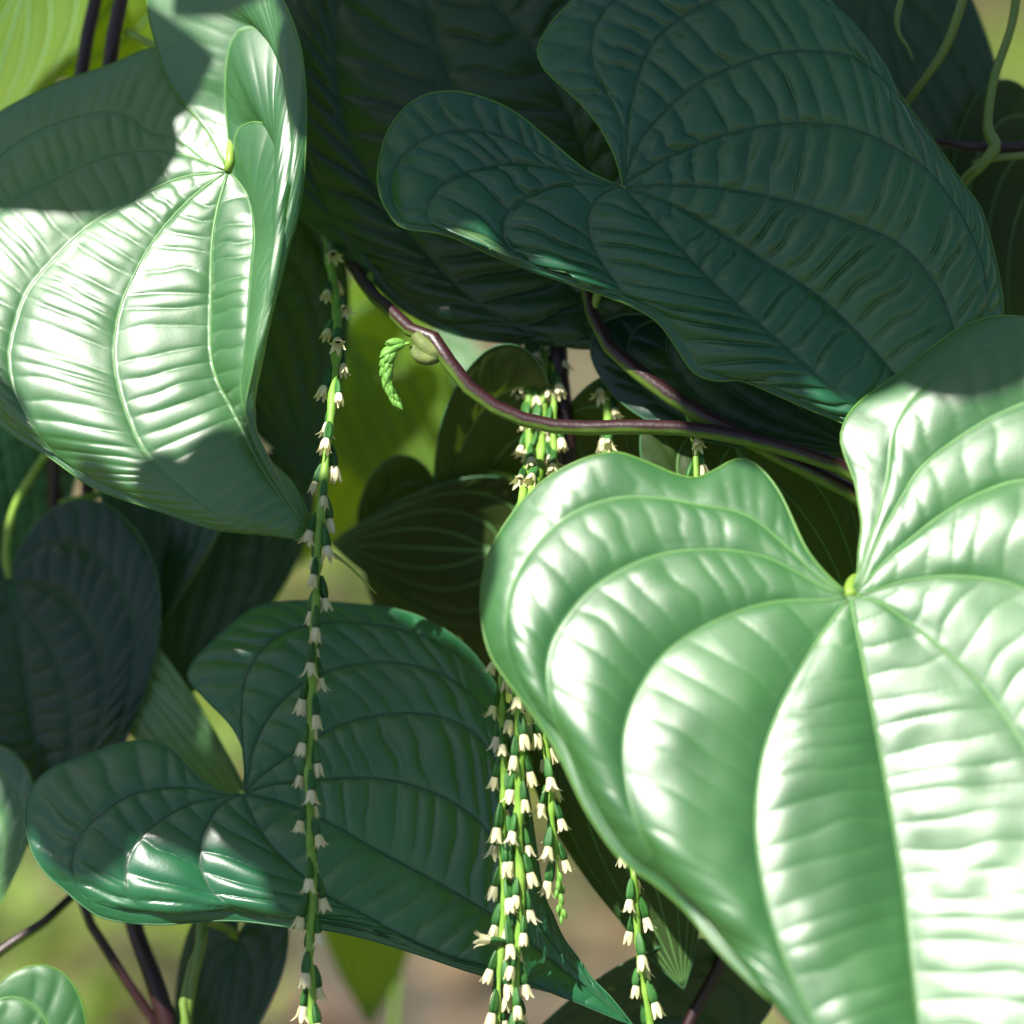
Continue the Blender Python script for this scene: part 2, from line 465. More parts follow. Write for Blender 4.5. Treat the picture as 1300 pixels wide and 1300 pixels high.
# ------------------------------------------------------------------ ground
def ground_mat():
    m, t, N, L = new_mat('soil')
    out = N('ShaderNodeOutputMaterial'); tc = N('ShaderNodeTexCoord')
    n1 = N('ShaderNodeTexNoise'); n1.inputs['Scale'].default_value = 3.2; n1.inputs['Detail'].default_value = 6
    n2 = N('ShaderNodeTexNoise'); n2.inputs['Scale'].default_value = 38; n2.inputs['Detail'].default_value = 8
    L(tc.outputs['Object'], n1.inputs['Vector']); L(tc.outputs['Object'], n2.inputs['Vector'])
    cr = N('ShaderNodeValToRGB')
    cr.color_ramp.elements[0].position = .36; cr.color_ramp.elements[0].color = (.048, .036, .034, 1)
    cr.color_ramp.elements[1].position = .72; cr.color_ramp.elements[1].color = (.10, .075, .060, 1)
    e = cr.color_ramp.elements.new(.55); e.color = (.072, .072, .026, 1)
    ad = N('ShaderNodeMath'); ad.operation = 'MULTIPLY_ADD'; ad.inputs[1].default_value = .35
    L(n2.outputs[0], ad.inputs[0])
    sb = N('ShaderNodeMath'); sb.operation = 'MULTIPLY_ADD'; sb.inputs[1].default_value = .85; sb.inputs[2].default_value = -.08
    L(n1.outputs[0], sb.inputs[0]); L(sb.outputs[0], ad.inputs[2])
    L(ad.outputs[0], cr.inputs[0])
    bs = N('ShaderNodeBsdfPrincipled'); bs.inputs['Roughness'].default_value = .9; L(cr.outputs[0], bs.inputs['Base Color'])
    bp = N('ShaderNodeBump'); bp.inputs['Strength'].default_value = .8; bp.inputs['Distance'].default_value = .02
    L(n2.outputs[0], bp.inputs['Height']); L(bp.outputs[0], bs.inputs['Normal'])
    L(bs.outputs[0], out.inputs[0])
    return m
gx = np.r_[np.linspace(-200, -6, 12), np.linspace(-5, 5, 60), np.linspace(6, 200, 12)]
gy = np.r_[np.linspace(-200, -4, 10), np.linspace(-3, 9, 70), np.linspace(10, 300, 14)]
XX, YY = np.meshgrid(gx, gy, indexing='ij')
ZZ = .03 * noise2(XX * 1.3 + 40, YY * 1.3 + 40, 4) + .012 * noise2(XX * 4 + 40, YY * 4 + 40, 5)
a_, b_ = np.meshgrid(np.arange(len(gx) - 1), np.arange(len(gy) - 1), indexing='ij')
q_ = a_ * len(gy) + b_
gF = np.stack([q_, q_ + len(gy), q_ + len(gy) + 1, q_ + 1], -1).reshape(-1, 4)
go = mesh_obj('ground', np.stack([XX, YY, ZZ], -1).reshape(-1, 3), gF, ground_mat())
go['kind'] = 'structure'

def litter(name, n, mat, size, xr, yr, seed, up, cluster=0, lift=.02):
    """Small loose or growing leaves over the soil, far out of focus."""
    r = np.random.default_rng(seed); V, F = [], []
    ctr = np.c_[r.uniform(*xr, max(cluster, 1)), r.uniform(*yr, max(cluster, 1))]
    for i in range(n):
        if cluster:
            c = ctr[r.integers(cluster)] + r.normal(0, .11, 2); x, y = c
        else:
            x, y = r.uniform(*xr), r.uniform(*yr)
        a = r.uniform(0, 6.283); L = size * r.uniform(.6, 1.5); wd = L * r.uniform(.22, .42)
        el = r.uniform(*up)
        d = np.array([math.cos(a) * math.cos(el), math.sin(a) * math.cos(el), math.sin(el)])
        sd = np.array([-math.sin(a), math.cos(a), r.normal(0, .3)])
        nrm = np.cross(d, sd)
        p = np.array([x, y, lift + r.uniform(0, .05) * (1 if cluster else .4)])
        k = len(V)
        V += [p, p + d * L * .45 + sd * wd - nrm * .1 * L, p + d * L * .5 + nrm * .08 * L, p + d * L * .45 - sd * wd - nrm * .1 * L, p + d * L - nrm * .15 * L]
        F += [(k, k + 1, k + 2), (k, k + 2, k + 3), (k + 1, k + 4, k + 2), (k + 2, k + 4, k + 3)]
    o = mesh_obj(name, V, F, mat, smooth=True)
    o['kind'] = 'stuff'
    return o
M['weed'] = plain_mat('weed_leaf', (.07, .13, .015), (.15, .22, .02), .5, 8, .3, .35, (.4, .55, .04))
M['dry'] = plain_mat('dry_leaf', (.09, .06, .04), (.17, .12, .06), .8, 9, .2)
o = litter('ground_cover', 4200, M['weed'], .05, (-1.6, 1.8), (1.2, 4.6), 11, (.1, .9), 56)
o['label'] = 'low yellow-green ground cover on the soil far behind the vines'; o['category'] = 'ground cover'
o = litter('leaf_litter', 5000, M['dry'], .045, (-2, 2.2), (1.0, 5.0), 12, (-.1, .25))
o['label'] = 'brown fallen leaves scattered over the soil behind the vines'; o['category'] = 'leaf litter'

# ------------------------------------------------------------------ the vines and their leaves
# vine with the big sunlit leaf folded up along one side (left)
vA = thing('climbing_vine', 'vine with sunlit folded leaf whose tip meets the long flower spike', 'vine', W((150, 1290, -260)) * [1, 1, 0])
stem(vA, [(178, -260, -270), (160, -40, -265), (140, 75, -260), (122, 300, -360), (112, 700, -470), (132, 1000, -430), (172, 1180, -290), (205, 1270, -270), (225, 1360, -270)], [10, 10, 11, 11, 12, 12, 12, 13, 13], 'stem_red', (225, 1360, -270))
A = dict(base=(289, 218), tip=(400, 690), z0=-108, gx=.16, gy=.40, droop=120, dpow=4, mid=4, mat='leaf_front', seed=3, spacing=24, rib=2.6, pillow=.075, nv=300,
    petiole=[(292, 200, -110), (290, 150, -150), (250, 90, -200), (160, 40, -258)], pr=6,
    drip=[(385, 680, -25), (405, 692, -28), (440, 716, -34), (478, 754, -45)],
    curves=[
    {'p': [(284, 200), (273, 172), (252, 132), (224, 82), (197, 60), (138, 83), (69, 107), (0, 142), (-80, 200), (-125, 310), (-95, 440), (0, 540), (59, 578), (114, 617), (156, 634), (208, 651), (270, 672), (329, 678), (375, 684)], 'z': [0, -12, -20, -25, -35, -30, -25, -20, -15, -10, -5, 0]},
    {'p': [(262, 206), (225, 176), (188, 168), (150, 142), (90, 150), (20, 182), (-50, 250), (-88, 330), (-66, 430), (-4, 528)], 'm': 6, 'z': [0, 0, -8, -14, -10, -5, 0]},
    {'p': [(256, 204), (208, 192), (156, 194), (104, 211), (62, 232), (0, 266), (-50, 330), (-60, 400), (-30, 470), (12, 538)], 'm': 9, 'z': [0]},
    {'p': [(270, 220), (222, 228), (145, 267), (104, 294), (59, 339), (31, 377), (14, 433), (12, 464), (21, 505), (48, 550), (72, 580)], 'm': 12, 'z': [0]},
    {'p': [(279, 224), (249, 246), (215, 280), (187, 318), (167, 357), (152, 395), (145, 447), (152, 495), (166, 537), (183, 572), (225, 615), (280, 655), (340, 676)], 'z': [0, -2, 0]},
    {'p': [(287, 228), (276, 265), (269, 311), (268, 367), (267, 405), (268, 450), (277, 485), (294, 516), (329, 585), (352, 622), (385, 668)], 'z': [0, -4, -10, -14, -10, 0]},
    {'p': [(299, 226), (318, 256), (324, 301), (320, 346), (318, 381), (316, 419), (310, 464), (306, 495), (316, 540), (346, 606), (385, 664)], 'z': [0, 18, 28, 24, 10, 0, 0], 'rf': .5},
    {'p': [(296, 200), (299, 173), (308, 159), (329, 155), (346, 166), (356, 194), (361, 242), (352, 300), (340, 370), (328, 430), (319, 480), (312, 515), (324, 556), (352, 606), (386, 660)], 'z': [0, 25, 60, 75, 75, 70, 60, 40, 20, 8, 0], 'rf': .3},
    {'p': [(290, 180), (286, 120), (291, 62), (305, 38), (322, 33), (343, 45), (356, 66), (369, 120), (374, 200), (367, 262), (353, 322), (341, 385), (331, 445), (321, 490), (315, 520), (325, 556), (350, 600), (387, 655)], 'z': [0, 10, 40, 70, 95, 100, 95, 85, 70, 45, 20, 5, 0], 'rf': .3},
    {'p': [(263, 166), (221, 114), (199, 59), (187, 0), (200, -60), (260, -95), (325, -70), (360, 0), (377, 42), (386, 87), (389, 156), (384, 242), (374, 287), (357, 336), (344, 391), (335, 450), (322, 497), (317, 520), (323, 554), (340, 582), (366, 606), (389, 645)], 'z': [0, 5, 10, 20, 50, 90, 120, 125, 115, 95, 75, 50, 25, 8, 0]},
    ])
A['mid'] = 5
build_leaf(A, vA)
# yellow-green backlit leaves on the same vine, beyond the folded leaf
build_leaf(heart((150, -60), (-110, 90), 250, -450, -430, roll=-.25, mat='leaf_young', label='yellow-green leaf lit through from behind', underside=True, seed=21, spacing=60, rib=2, emat='margin', petiole=[(168, -66, -300)]), vA)
build_leaf(heart((40, -40), (-40, 215), 190, -420, -380, roll=.3, mat='leaf_young', label='yellow-green leaf lit through from behind', underside=True, seed=22, spacing=60, rib=2, petiole=[(90, -60, -360), (160, -60, -270)]), vA)

# vine with the broad blue-black leaf and the arching stem
vB = thing('climbing_vine', 'vine with broad blackish leaf above the arching maroon and green stem', 'vine', W((1100, 1290, -150)) * [1, 1, 0])
stem(vB, [(420, 240, -290), (440, 320, -250), (470, 370, -190), (500, 398, -150), (532, 428, -120), (556, 432, -104), (575, 468, -98), (610, 505, -92), (660, 531, -88), (720, 543, -85), (800, 542, -82), (880, 545, -80), (960, 560, -75), (1030, 580, -70), (1090, 606, -70), (1200, 700, -90), (1300, 900, -120), (1340, 1300, -150)],
     [7, 8, 9, 9, 10, 10, 10, 10, 10, 10, 10, 10, 10, 10, 10, 10, 11, 12], 'stem', (1340, 1400, -150), n=150, bump=.02)
tube('node', W([(528, 425, -112), (540, 440, -106), (552, 448, -104), (562, 450, -104)]), np.array([8, 11, 11, 8]) * U, M['node'], vB)
tube('bulbil', W([(524, 440, -108), (530, 450, -104), (540, 455, -103), (552, 454, -103), (562, 446, -104)]), np.array([5, 8, 9, 8, 6]) * U, M['node'], vB)
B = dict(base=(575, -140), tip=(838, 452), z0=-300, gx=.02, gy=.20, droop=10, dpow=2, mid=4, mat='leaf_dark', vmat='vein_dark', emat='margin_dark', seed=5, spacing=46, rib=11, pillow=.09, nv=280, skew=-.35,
    petiole=[(575, -110, -340), (540, 100, -350), (490, 290, -320), (466, 362, -200)], pr=6,
    curves=[
    {'p': [(540, -200), (450, -255), (345, -200), (305, -60), (305, 60), (330, 180), (374, 266), (409, 298), (454, 339), (499, 384), (544, 412), (592, 429), (655, 437), (731, 439), (783, 443)], 'z': [0, -20, -30, -30, -25, -20, -15, -20, -25, -20, 0]},
    {'p': [(520, -150), (430, -150), (372, -40), (360, 60), (376, 160), (412, 262), (462, 325)], 'm': 14, 'z': [0, -8, -8, 0, 0]},
    {'p': [(540, -120), (462, -80), (431, 0), (424, 52), (427, 97), (435, 152), (454, 201), (478, 240), (530, 310), (600, 380), (690, 428)], 'z': [0]},
    {'p': [(560, -100), (540, -50), (539, 0), (549, 38), (561, 73), (577, 118), (610, 190), (660, 280), (720, 360), (785, 425)], 'z': [0, -4, 0]},
    {'p': [(590, -80), (606, -40), (627, 0), (651, 31), (679, 66), (715, 130), (752, 220), (785, 320), (815, 400)], 'z': [0, -8, -8, 0]},
    {'p': [(620, -110), (680, -60), (730, 0), (775, 80), (810, 180), (826, 300), (832, 390)], 'z': [0]},
    {'p': [(640, -150), (740, -110), (820, -20), (865, 100), (878, 240), (858, 370)], 'z': [0, -10, -10, 0]},
    {'p': [(620, -200), (700, -240), (820, -190), (910, -60), (940, 100), (930, 250), (890, 370)], 'z': [0, -20, -30, -30, -20, 0]},
    ])
build_leaf(B, vB)
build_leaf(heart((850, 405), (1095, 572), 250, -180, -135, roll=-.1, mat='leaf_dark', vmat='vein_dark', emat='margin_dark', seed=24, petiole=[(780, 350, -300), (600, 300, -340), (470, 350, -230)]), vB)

# vine with the deeply veined green leaf lying over the blackish one
vC = thing('climbing_vine', 'vine with deeply ribbed dark green leaf overlapping the blackish leaf', 'vine', W((1180, 1290, -140)) * [1, 1, 0])
stem(vC, [(735, 300, -165), (752, 400, -150), (778, 446, -130), (820, 480, -118), (870, 515, -105), (940, 552, -96), (1010, 590, -90), (1090, 632, -92), (1200, 740, -120), (1290, 950, -150), (1310, 1320, -160)],
     [8, 9, 10, 11, 11, 11, 11, 11, 11, 12, 12], 'stem', (1310, 1400, -160), n=110, bump=.02)
Cc = dict(base=(791, 238), tip=(1228, 590), z0=-70, gx=.0, gy=.25, droop=40, dpow=3, mat='leaf', vmat='vein_dark', emat='margin', seed=8, spacing=33, rib=8.5, pillow=.10, nv=320, edge_r=1.7,
    petiole=[(790, 250, -90), (780, 300, -130), (752, 395, -150)], pr=6,
    curves=[
    {'p': [(745, 217), (700, 180), (650, 140), (600, 120), (571, 116), (544, 119), (516, 135), (499, 156), (487, 180), (480, 215), (481, 242), (495, 273), (523, 296), (554, 292), (592, 308), (627, 322), (661, 343), (696, 353), (731, 363), (765, 374), (800, 388), (835, 409), (860, 443), (881, 473), (911, 484), (940, 483), (987, 502), (1025, 519), (1067, 536), (1150, 572)], 'z': [0, -5, -15, -20, -15, 0, 10, 5, -5, -10, -8, -6, -4, 0, 4, 0, 0]},
    {'p': [(745, 222), (696, 201), (627, 170), (575, 168), (537, 177), (509, 201), (497, 228), (499, 256), (513, 284)], 'm': 4, 'z': [0, -3, -5, 8, 14, 5, 0, 0]},
    {'p': [(750, 228), (731, 222), (661, 208), (610, 215), (571, 228), (547, 253), (542, 277), (551, 288)], 'm': 7, 'z': [0, 2, 12, 18, 5, 0, 0]},
    {'p': [(765, 236), (740, 233), (696, 239), (661, 256), (641, 277), (639, 301), (655, 322), (679, 338)], 'm': 10, 'z': [0, 4, 14, 18, 5, 0, 0]},
    {'p': [(776, 240), (755, 256), (746, 284), (755, 318), (772, 346), (792, 374)], 'm': 13, 'z': [0, 6, 14, 12, 4, 0]},
    {'p': [(800, 248), (815, 264), (850, 301), (902, 356), (947, 398), (999, 443), (1060, 497), (1140, 550)], 'z': [0, 8, 12, 8, 0]},
    {'p': [(805, 242), (850, 258), (910, 292), (971, 332), (1033, 372), (1080, 415), (1130, 470), (1185, 540)], 'z': [0, -4, -8, -6, 0]},
    {'p': [(805, 237), (850, 235), (919, 239), (1002, 256), (1092, 287), (1151, 318), (1195, 375), (1220, 460), (1226, 530)], 'z': [0, 0, -2, 0]},
    {'p': [(800, 228), (850, 199), (902, 177), (954, 163), (1006, 157), (1058, 159), (1099, 170), (1134, 187), (1179, 218), (1220, 273), (1248, 340), (1256, 420)], 'm': 8, 'z': [0, 4, 4, 0]},
    {'p': [(797, 215), (815, 175), (850, 135), (885, 107), (919, 90), (964, 73), (1002, 66), (1044, 66), (1085, 73), (1117, 97), (1150, 145)], 'm': 7, 'z': [0, 6, 4, 0]},
    {'p': [(794, 205), (797, 160), (806, 110), (826, 60), (860, 26), (905, 2), (960, -12), (1030, -6), (1072, 22)], 'm': 5, 'z': [0, 6, 8, 0]},
    {'p': [(791, 190), (789, 158), (772, 122), (756, 92), (750, 62), (758, 28), (783, -2), (830, -30), (900, -48), (980, -44), (1040, -12)], 'm': 3, 'z': [0, 2, 6, 6, 0]},
    {'p': [(788, 222), (779, 194), (758, 156), (731, 125), (696, 93), (682, 69), (691, 42), (713, 14), (727, 0), (780, -55), (880, -85), (980, -60), (1044, -4), (1065, 14), (1092, 38), (1113, 73), (1148, 128), (1182, 173), (1224, 235), (1245, 263), (1258, 305), (1269, 353), (1274, 398), (1270, 470), (1250, 540)], 'z': [0, -5, -8, 0, 4, 0, -10, -20, -20, -20, -15, -10, 0]},
    ], mid=6)
build_leaf(Cc, vC)

# vine with the wide glossy leaf in front (right)
vD = thing('climbing_vine', 'vine with wide glossy leaf, white with glare, hanging before the flower spikes', 'vine', W((1250, 1290, 0)) * [1, 1, 0])
stem(vD, [(1420, 250, -190), (1320, 420, -110), (1200, 600, -40), (1150, 800, -10), (1180, 1000, 0), (1250, 1320, 20)], [9, 9, 9, 9, 10, 10], 'stem', (1250, 1500, 20))
D = dict(base=(1080, 757), tip=(1215, 1570), mid=5, z0=115, gx=.02, gy=.37, droop=40, dpow=3, mat='leaf_front', vmat='vein', seed=12, skew=.22, spacing=38, rib=1.6, pillow=.10, nv=330, edge_r=2.0, vein_r=2.2, wcap=150,
    petiole=[(1080, 745, 95), (1090, 735, 60), (1130, 740, 10), (1155, 780, -10)], pr=8,
    curves=[
    {'p': [(1063, 743), (1042, 722), (1021, 693), (1004, 655), (987, 621), (962, 591), (940, 581), (919, 591), (890, 606), (868, 606), (826, 589), (784, 574), (750, 580), (720, 592), (690, 610), (660, 640), (635, 675), (618, 710), (611, 750), (612, 790), (622, 830), (645, 866), (680, 912), (712, 962), (739, 1020), (785, 1088), (829, 1120), (871, 1157), (908, 1203), (954, 1249), (1000, 1290), (1060, 1360), (1140, 1480)], 'z': [0, -10, -20, -5, 15, -10, -25, -15, -10, -18, -30, -20, -10, -5, 0, 0, 0, 0]},
    {'p': [(1045, 737), (1005, 700), (950, 655), (890, 642), (830, 632), (770, 635), (715, 660), (668, 710), (645, 765), (645, 820), (662, 860)], 'm': 8, 'z': [0, 5, 12, 20, 18, 5, 0, 0]},
    {'p': [(1050, 748), (960, 704), (850, 702), (765, 738), (715, 790), (695, 840), (700, 895), (725, 955)], 'm': 12, 'z': [0, 10, 20, 22, 10, 0, 0]},
    {'p': [(1055, 762), (980, 765), (910, 788), (850, 825), (815, 870), (795, 920), (792, 970), (803, 1030), (832, 1095)], 'm': 16, 'z': [0, 10, 20, 18, 8, 0]},
    {'p': [(1066, 775), (1030, 826), (990, 900), (967, 970), (960, 1050), (970, 1130), (990, 1200), (1020, 1270), (1070, 1360), (1140, 1470)], 'z': [0, 8, 10, 6, 0]},
    {'p': [(1084, 780), (1098, 850), (1117, 950), (1135, 1050), (1150, 1150), (1167, 1300), (1190, 1440)], 'z': [0, -10, -14, -10, 0], 'pf': .35},
    {'p': [(1112, 762), (1156, 792), (1215, 840), (1262, 890), (1318, 980), (1350, 1090), (1350, 1230), (1310, 1380)], 'z': [0, 16, 34, 36, 0], 'pf': .5},
    {'p': [(1105, 752), (1150, 738), (1220, 732), (1300, 748), (1390, 810), (1460, 930), (1470, 1080), (1430, 1250)], 'm': 20, 'z': [0, 22, 58, 70, 35, 0]},
    {'p': [(1100, 740), (1118, 718), (1152, 688), (1194, 655), (1241, 628), (1300, 610), (1390, 620), (1470, 710), (1520, 850), (1515, 1000)], 'm': 15, 'z': [0, 16, 46, 80, 80, 40, 0]},
    {'p': [(1096, 735), (1107, 705), (1124, 668), (1141, 640), (1162, 602), (1190, 576), (1228, 549), (1275, 523), (1330, 510), (1420, 550), (1495, 650), (1535, 780)], 'm': 10, 'z': [0, 12, 30, 65, 90, 55, 0]},
    {'p': [(1093, 725), (1104, 690), (1118, 645), (1128, 600), (1134, 552), (1152, 514), (1200, 468), (1255, 440), (1330, 442), (1420, 480), (1505, 580)], 'm': 6, 'z': [0, 6, 14, 40, 75, 60, 0]},
    {'p': [(1089, 735), (1090, 705), (1095, 667), (1090, 638), (1084, 604), (1072, 578), (1067, 553), (1076, 528), (1101, 502), (1143, 473), (1186, 439), (1224, 413), (1258, 403), (1300, 403), (1400, 430), (1500, 520), (1560, 700), (1570, 900), (1520, 1130), (1420, 1340), (1310, 1490)], 'z': [0, -10, -22, -22, 4, 35, 70, 90, 95, 85, 65, 40, 20, 0]},
    ])
build_leaf(D, vD)

# vine with the lower leaf behind the long spike
vE = thing('climbing_vine', 'vine with dark leaf carrying a sun patch below its petiole, behind the long spike', 'vine', W((240, 1330, -240)) * [1, 1, 0])
stem(vE, [(300, 1070, -240), (285, 1090, -235), (258, 1150, -215), (256, 1195, -205), (246, 1240, -205), (236, 1300, -205), (232, 1380, -210)], [7, 7, 8, 9, 7, 8, 9], 'stem_green', (232, 1400, -210))
stem(vE, [(262, 1180, -198), (246, 1215, -214), (232, 1262, -202), (240, 1310, -196), (236, 1380, -205)], [4, 5, 6, 6, 6], 'stem_green', (236, 1400, -205), name='shoot')
E = dict(base=(308, 1008), tip=(806, 1304), z0=-130, gx=.0, gy=.30, droop=30, dpow=3, mat='leaf', vmat='vein_dark', emat='margin_dark', seed=15, spacing=34, rib=4.8, pillow=.065, nv=280, skew=-.3,
    petiole=[(309, 1012, -150), (312, 1040, -195), (300, 1070, -238)], pr=6,
    curves=[
    {'p': [(300, 1011), (277, 1004), (254, 990), (235, 971), (219, 953), (196, 941), (173, 941), (150, 944), (127, 953), (92, 965), (65, 976), (46, 992), (35, 1015), (32, 1040), (35, 1060), (44, 1088), (62, 1113), (88, 1134), (104, 1150), (127, 1165), (157, 1173), (196, 1175), (231, 1171), (300, 1169), (381, 1179), (415, 1181), (473, 1194), (531, 1212), (600, 1235), (640, 1244), (690, 1250), (742, 1260)], 'z': [0, -10, -15, -20, -15, -8, 0, 5, 5, 0, -5, -5, 0]},
    {'p': [(285, 1010), (231, 1000), (165, 1010), (115, 1046), (97, 1072), (91, 1097), (97, 1125), (113, 1145)], 'm': 6, 'z': [0, 0, 0, 8, 4, 0]},
    {'p': [(288, 1011), (242, 1021), (208, 1039), (180, 1062), (162, 1090), (159, 1115), (166, 1138), (185, 1158)], 'm': 8, 'z': [0, 6, 10, 4, 0]},
    {'p': [(300, 1010), (277, 1025), (261, 1051), (253, 1081), (256, 1106), (270, 1132), (296, 1155)], 'm': 10, 'z': [0, 6, 10, 4, 0]},
    {'p': [(316, 1028), (326, 1048), (345, 1075), (369, 1099), (392, 1120), (420, 1141), (461, 1161), (500, 1183), (560, 1210), (640, 1235)], 'z': [0, 4, 6, 0]},
    {'p': [(318, 1010), (360, 1020), (418, 1045), (471, 1076), (531, 1108), (592, 1142), (640, 1172), (700, 1220), (755, 1262)], 'z': [0, -6, -6, 0]},
    {'p': [(322, 1003), (350, 995), (408, 990), (470, 988), (525, 998), (580, 1022), (625, 1062), (660, 1125), (695, 1190), (748, 1250)], 'z': [0, 0, 0]},
    {'p': [(318, 998), (335, 982), (375, 954), (412, 931), (455, 914), (510, 906), (565, 912), (612, 940), (645, 1000), (668, 1080)], 'm': 8, 'z': [0, 4, 0]},
    {'p': [(314, 990), (322, 950), (345, 905), (385, 868), (440, 846), (505, 842), (570, 860), (622, 905)], 'm': 6, 'z': [0, 4, 0]},
    {'p': [(311, 985), (308, 945), (306, 900), (312, 860), (335, 822), (375, 798), (440, 790), (520, 802), (585, 832)], 'm': 4, 'z': [0, 2, 0]},
    {'p': [(311, 977), (308, 949), (292, 919), (269, 896), (246, 871), (237, 862), (247, 838), (281, 804), (315, 776), (350, 765), (396, 763), (454, 767), (500, 773), (540, 786), (580, 810), (612, 842), (634, 878), (655, 930), (670, 1000), (680, 1070), (690, 1133), (702, 1160), (715, 1190), (735, 1217), (752, 1242), (775, 1265)], 'z': [0, -5, -15, -15, -10, -15, -15, -10, -5, 0]},
    ], mid=5)
build_leaf(E, vE)
build_leaf(heart((300, 1190), (230, 1420), 130, -330, -320, roll=.4, mat='leaf_dark', vmat='vein_dark', emat='margin_dark', seed=31, petiole=[(290, 1180, -300), (262, 1170, -215)]), vE)
# pale leaf seen through the notch of the lower leaf
build_leaf(heart((150, 835), (345, 1075), 100, -330, -270, roll=.25, mat='leaf_front', vmat='vein', seed=32, petiole=[(160, 870, -360), (250, 1000, -330), (290, 1080, -240)]), vE)

# vine with the hanging dark leaves at the left edge
vF = thing('climbing_vine', 'vine with blackish leaves hanging below the sunlit folded leaf', 'vine', W((100, 1330, -330)) * [1, 1, 0])
stem(vF, [(150, -260, -300), (128, -40, -300), (104, 90, -310), (70, 400, -340), (75, 800, -420), (100, 1120, -360), (128, 1190, -300), (160, 1245, -300), (200, 1310, -300)], [9, 9, 10, 9, 9, 7, 7, 7, 8], 'stem_red', (205, 1400, -300))
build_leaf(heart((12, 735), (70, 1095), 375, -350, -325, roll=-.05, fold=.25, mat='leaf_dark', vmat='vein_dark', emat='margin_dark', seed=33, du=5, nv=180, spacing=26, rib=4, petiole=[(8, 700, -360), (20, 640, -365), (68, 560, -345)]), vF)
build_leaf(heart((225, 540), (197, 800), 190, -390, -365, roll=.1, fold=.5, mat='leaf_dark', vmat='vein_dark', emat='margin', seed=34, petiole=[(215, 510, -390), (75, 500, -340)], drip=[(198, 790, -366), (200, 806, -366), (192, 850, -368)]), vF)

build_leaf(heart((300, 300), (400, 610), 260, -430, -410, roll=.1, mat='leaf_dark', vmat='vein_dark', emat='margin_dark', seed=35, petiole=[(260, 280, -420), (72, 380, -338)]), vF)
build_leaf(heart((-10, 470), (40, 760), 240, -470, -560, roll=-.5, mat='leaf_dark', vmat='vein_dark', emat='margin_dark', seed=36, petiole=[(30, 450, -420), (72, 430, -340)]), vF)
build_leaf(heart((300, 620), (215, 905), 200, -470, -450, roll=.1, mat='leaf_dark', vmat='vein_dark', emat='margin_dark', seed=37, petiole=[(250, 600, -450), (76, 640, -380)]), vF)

# maroon upright stem in the middle with olive leaves in the shade
vM = thing('climbing_vine', 'upright maroon stem with olive shaded leaves behind the flower spikes', 'vine', W((640, 1330, -240)) * [1, 1, 0])
stem(vM, [(690, -200, -320), (700, 150, -300), (707, 440, -240), (714, 520, -230), (722, 590, -225), (705, 690, -225), (675, 850, -230), (650, 1050, -235), (645, 1320, -240)], [15, 15, 15, 15, 14, 14, 14, 14, 14], 'stem_red', (645, 1400, -240), n=90)
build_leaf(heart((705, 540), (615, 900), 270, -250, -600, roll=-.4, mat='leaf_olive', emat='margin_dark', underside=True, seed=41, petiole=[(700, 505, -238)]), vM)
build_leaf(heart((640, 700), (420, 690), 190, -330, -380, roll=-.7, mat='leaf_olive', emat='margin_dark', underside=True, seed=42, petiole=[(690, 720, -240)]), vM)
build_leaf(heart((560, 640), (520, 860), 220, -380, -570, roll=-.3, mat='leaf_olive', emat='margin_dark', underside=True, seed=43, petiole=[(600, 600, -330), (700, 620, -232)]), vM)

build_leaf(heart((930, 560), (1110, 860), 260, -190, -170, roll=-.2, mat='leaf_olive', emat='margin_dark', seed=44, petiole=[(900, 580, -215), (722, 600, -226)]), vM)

# small backlit vine further back
vI = thing('climbing_vine', 'vine with blurred yellow-green leaves lit through from behind', 'vine', W((480, 1330, -1100)) * [1, 1, 0])
stem(vI, [(470, 250, -1100), (480, 450, -1080), (500, 700, -1100), (520, 1000, -1120), (500, 1320, -1140)], 8, 'stem_green', (500, 1400, -1140))
build_leaf(heart((440, 430), (570, 700), 190, -960, -980, roll=.2, mat='leaf_young', underside=True, seed=51, petiole=[(470, 400, -1080)]), vI)
build_leaf(heart((480, 480), (370, 720), 210, -1040, -1030, roll=-.2, mat='leaf_young', underside=True, seed=52, petiole=[(482, 470, -1080)]), vI)
build_leaf(heart((545, 470), (620, 640), 150, -1100, -1060, roll=.2, mat='leaf_front', seed=53, petiole=[(485, 480, -742)]), vI)
build_leaf(heart((470, 1130), (470, 1300), 130, -900, -900, roll=.2, mat='leaf_young', underside=True, seed=54, petiole=[(510, 1080, -1100)]), vI)

# vine at the right edge: pale green twining stems, dark leaves
vP = thing('climbing_vine', 'vine with bare green twining stems, tendril and dark leaves beside the soil', 'vine', W((1350, 1330, -360)) * [1, 1, 0])
stem(vP, [(1295, -60, -150), (1286, 25, -160), (1262, 100, -170), (1254, 160, -175), (1263, 186, -176), (1245, 210, -180), (1228, 226, -190), (1205, 260, -230)], [6, 6, 6, 7, 9, 8, 7, 6], 'stem_green')
stem(vP, [(1245, -80, -150), (1222, 0, -160), (1197, 66, -180), (1152, 130, -210), (1120, 180, -240)], [6, 6, 6, 5, 5], 'stem_green')
stem(vP, [(1175, 178, -230), (1230, 186, -215), (1300, 188, -215), (1370, 200, -230), (1420, 400, -300), (1430, 900, -350), (1420, 1320, -360)], [6, 7, 7, 8, 9, 9, 9], 'stem_red', (1420, 1400, -360))
stem(vP, [(1236, 208, -190), (1270, 200, -195), (1340, 195, -215)], [5, 5, 5], 'stem_green', name='petiole')
stem(vP, [(1150, -20, -180), (1139, 20, -180), (1141, 42, -180), (1152, 60, -180), (1159, 76, -182)], [4.5, 4, 3, 2, 1], 'stem_green', name='tendril')
